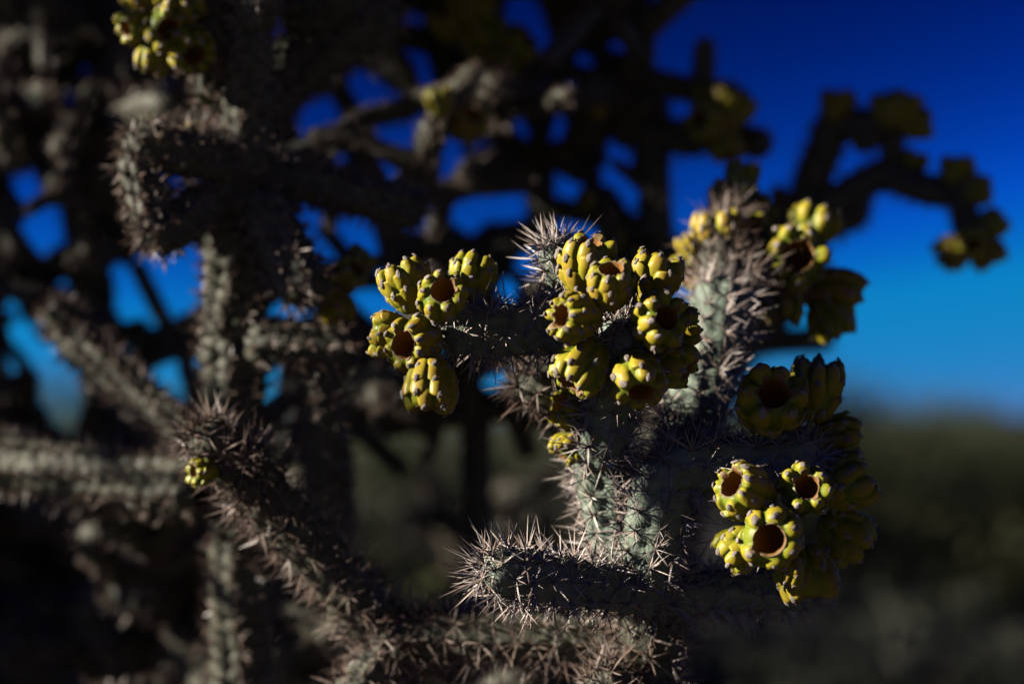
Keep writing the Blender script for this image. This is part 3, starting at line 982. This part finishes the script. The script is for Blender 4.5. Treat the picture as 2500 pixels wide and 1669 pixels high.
SHR = [
 ('creosote_bush', shrub_meshes(1, .9, 1.6, 3200, .035, leaf_mat('olive_leaf', (0.05, 0.06, 0.02), (0.11, 0.11, 0.035)))),
 ('brittlebush', shrub_meshes(2, .6, .8, 2600, .03, leaf_mat('grey_green_leaf', (0.10, 0.11, 0.075), (0.19, 0.19, 0.13)))),
 ('mesquite_tree', shrub_meshes(3, 1.9, 3.4, 6500, .06, leaf_mat('dark_green_leaf', (0.035, 0.05, 0.02), (0.075, 0.09, 0.03)), 40)),
 ('dry_bush', shrub_meshes(4, .55, .7, 2400, .03, leaf_mat('straw_leaf', (0.12, 0.095, 0.055), (0.22, 0.18, 0.11)))),
]
LBL = ['blurred olive creosote bush on gravel', 'blurred pale grey-green low bush', 'dark blurred desert tree on the skyline', 'blurred straw-coloured dry bush']
GRP = ['creosote bushes', 'grey-green bushes', 'skyline trees', 'dry bushes']
rg = random.Random(4)
spots = []
for (px, dist, kind, s) in [
 (2050, 24, 2, 1.0), (2160, 30, 2, 1.1), (2290, 34, 2, 1.2), (2420, 26, 2, .9), (2520, 20, 2, 1.0), (1950, 20, 2, 1.05), (1820, 30, 2, 1.1), (1600, 34, 2, 1.2), (1350, 30, 2, 1.1), (1100, 26, 2, 1.0), (900, 34, 2, 1.1), (600, 30, 2, 1.1), (150, 28, 2, 1.2), (380, 24, 2, 1.1),
 (2100, 9, 0, 1.0), (2330, 10, 0, 1.1), (2500, 8, 0, 1.0), (1950, 12, 0, 1.1), (1060, 5, 0, .9), (950, 6.5, 0, 1.0), (1250, 8, 0, 1.0), (100, 9, 0, 1.0), (420, 7, 0, 1.0),
 (2230, 6.5, 1, 1.0), (2430, 5.5, 1, 1.0), (2080, 5.2, 1, .9), (1850, 6, 1, 1.0), (1000, 4.2, 1, .8), (940, 2.95, 0, .72), (1090, 2.8, 1, 1.1), (1010, 3.1, 1, 1.2),
 (2010, 3.6, 3, .8), (2300, 3.9, 3, .9), (1780, 3.3, 3, .8), (2480, 3.2, 3, .8), (1120, 3.6, 3, .8),
 ]:
    x = (px - IW / 2) / FPX * dist
    nm, (cr, st) = SHR[kind]
    where = 'in the open beyond the fruit clusters' if px > 1750 else 'seen through the gap under the crossing arms' if 800 < px < 1400 else 'behind the dark cactus thicket'
    t = thing(nm, LBL[kind] + ' ' + where, 'tree' if kind == 2 else 'bush', (x, dist, -.04), GRP[kind] + ' ' + where)
    t.rotation_euler = (0, 0, rg.uniform(0, 6.28))
    sv = s * rg.uniform(.9, 1.15)
    t.scale = (sv, sv, s * rg.uniform(.85, 1.1) * (.72 if kind == 2 else 1))
    obj('crown', cr, t)
    obj('trunk' if kind == 2 else 'branches', st, t)

# unseen trees added to cast shade over the thicket and the ground behind
SHADE_TREE = shrub_meshes(5, 1.35, 3.9, 9000, .05, SHR[2][1][0].materials[0], 44)
for (x, y, s, lb) in [(-1.9, 1.42, 0.72, 'added leafy tree outside the left edge, shading the cactus thicket'), (-6.0, 3.8, 1.5, 'added unseen shade tree left of the gravel clearing, nearest the thicket'),
                      (-8.0, 8.6, 2.1, 'added unseen shade tree left of the gravel clearing, middle of the row'), (-11.5, 16, 2.6, 'added unseen shade tree left of the gravel clearing, at the far end of the row'),
                      (-9.0, 5.6, 2.0, 'added unseen shade tree behind the row left of the gravel clearing'), (-11, 11.5, 2.4, 'large added unseen shade tree behind the far half of the row')]:
    t = thing('added_shade_tree', lb, 'tree', (x, y, -.04), 'added unseen trees shading the clearing')
    t.scale = (s, s * (.84 if s < 1 else 1), s * (1.2 if s < 1 else 1)); t.rotation_euler = (0, 0, x)
    obj('crown', SHADE_TREE[0], t)
    obj('trunk', SHADE_TREE[1], t)

SB = shrub_meshes(6, .80, 1.95, 9000, .03, SHR[0][1][0].materials[0], 34)  # unseen bush added to shade the lower thicket
t = thing('creosote_bush', 'added tall leafy bush outside the left edge, shading the thicket', 'bush', (-1.6, 1.46, -.04), None)
t.scale = (1, .8, 1)
obj('crown', SB[0], t)
obj('branches', SB[1], t)
SC = shrub_meshes(7, .36, 1.85, 6000, .026, SHR[0][1][0].materials[0], 26)  # second unseen bush, added to darken the long left arm with its shadow
t = thing('creosote_bush', 'added narrow upright bush outside the left edge, shading the long grey arm', 'bush', (-1.0, 1.20, -.04), None)
obj('crown', SC[0], t)
obj('branches', SC[1], t)
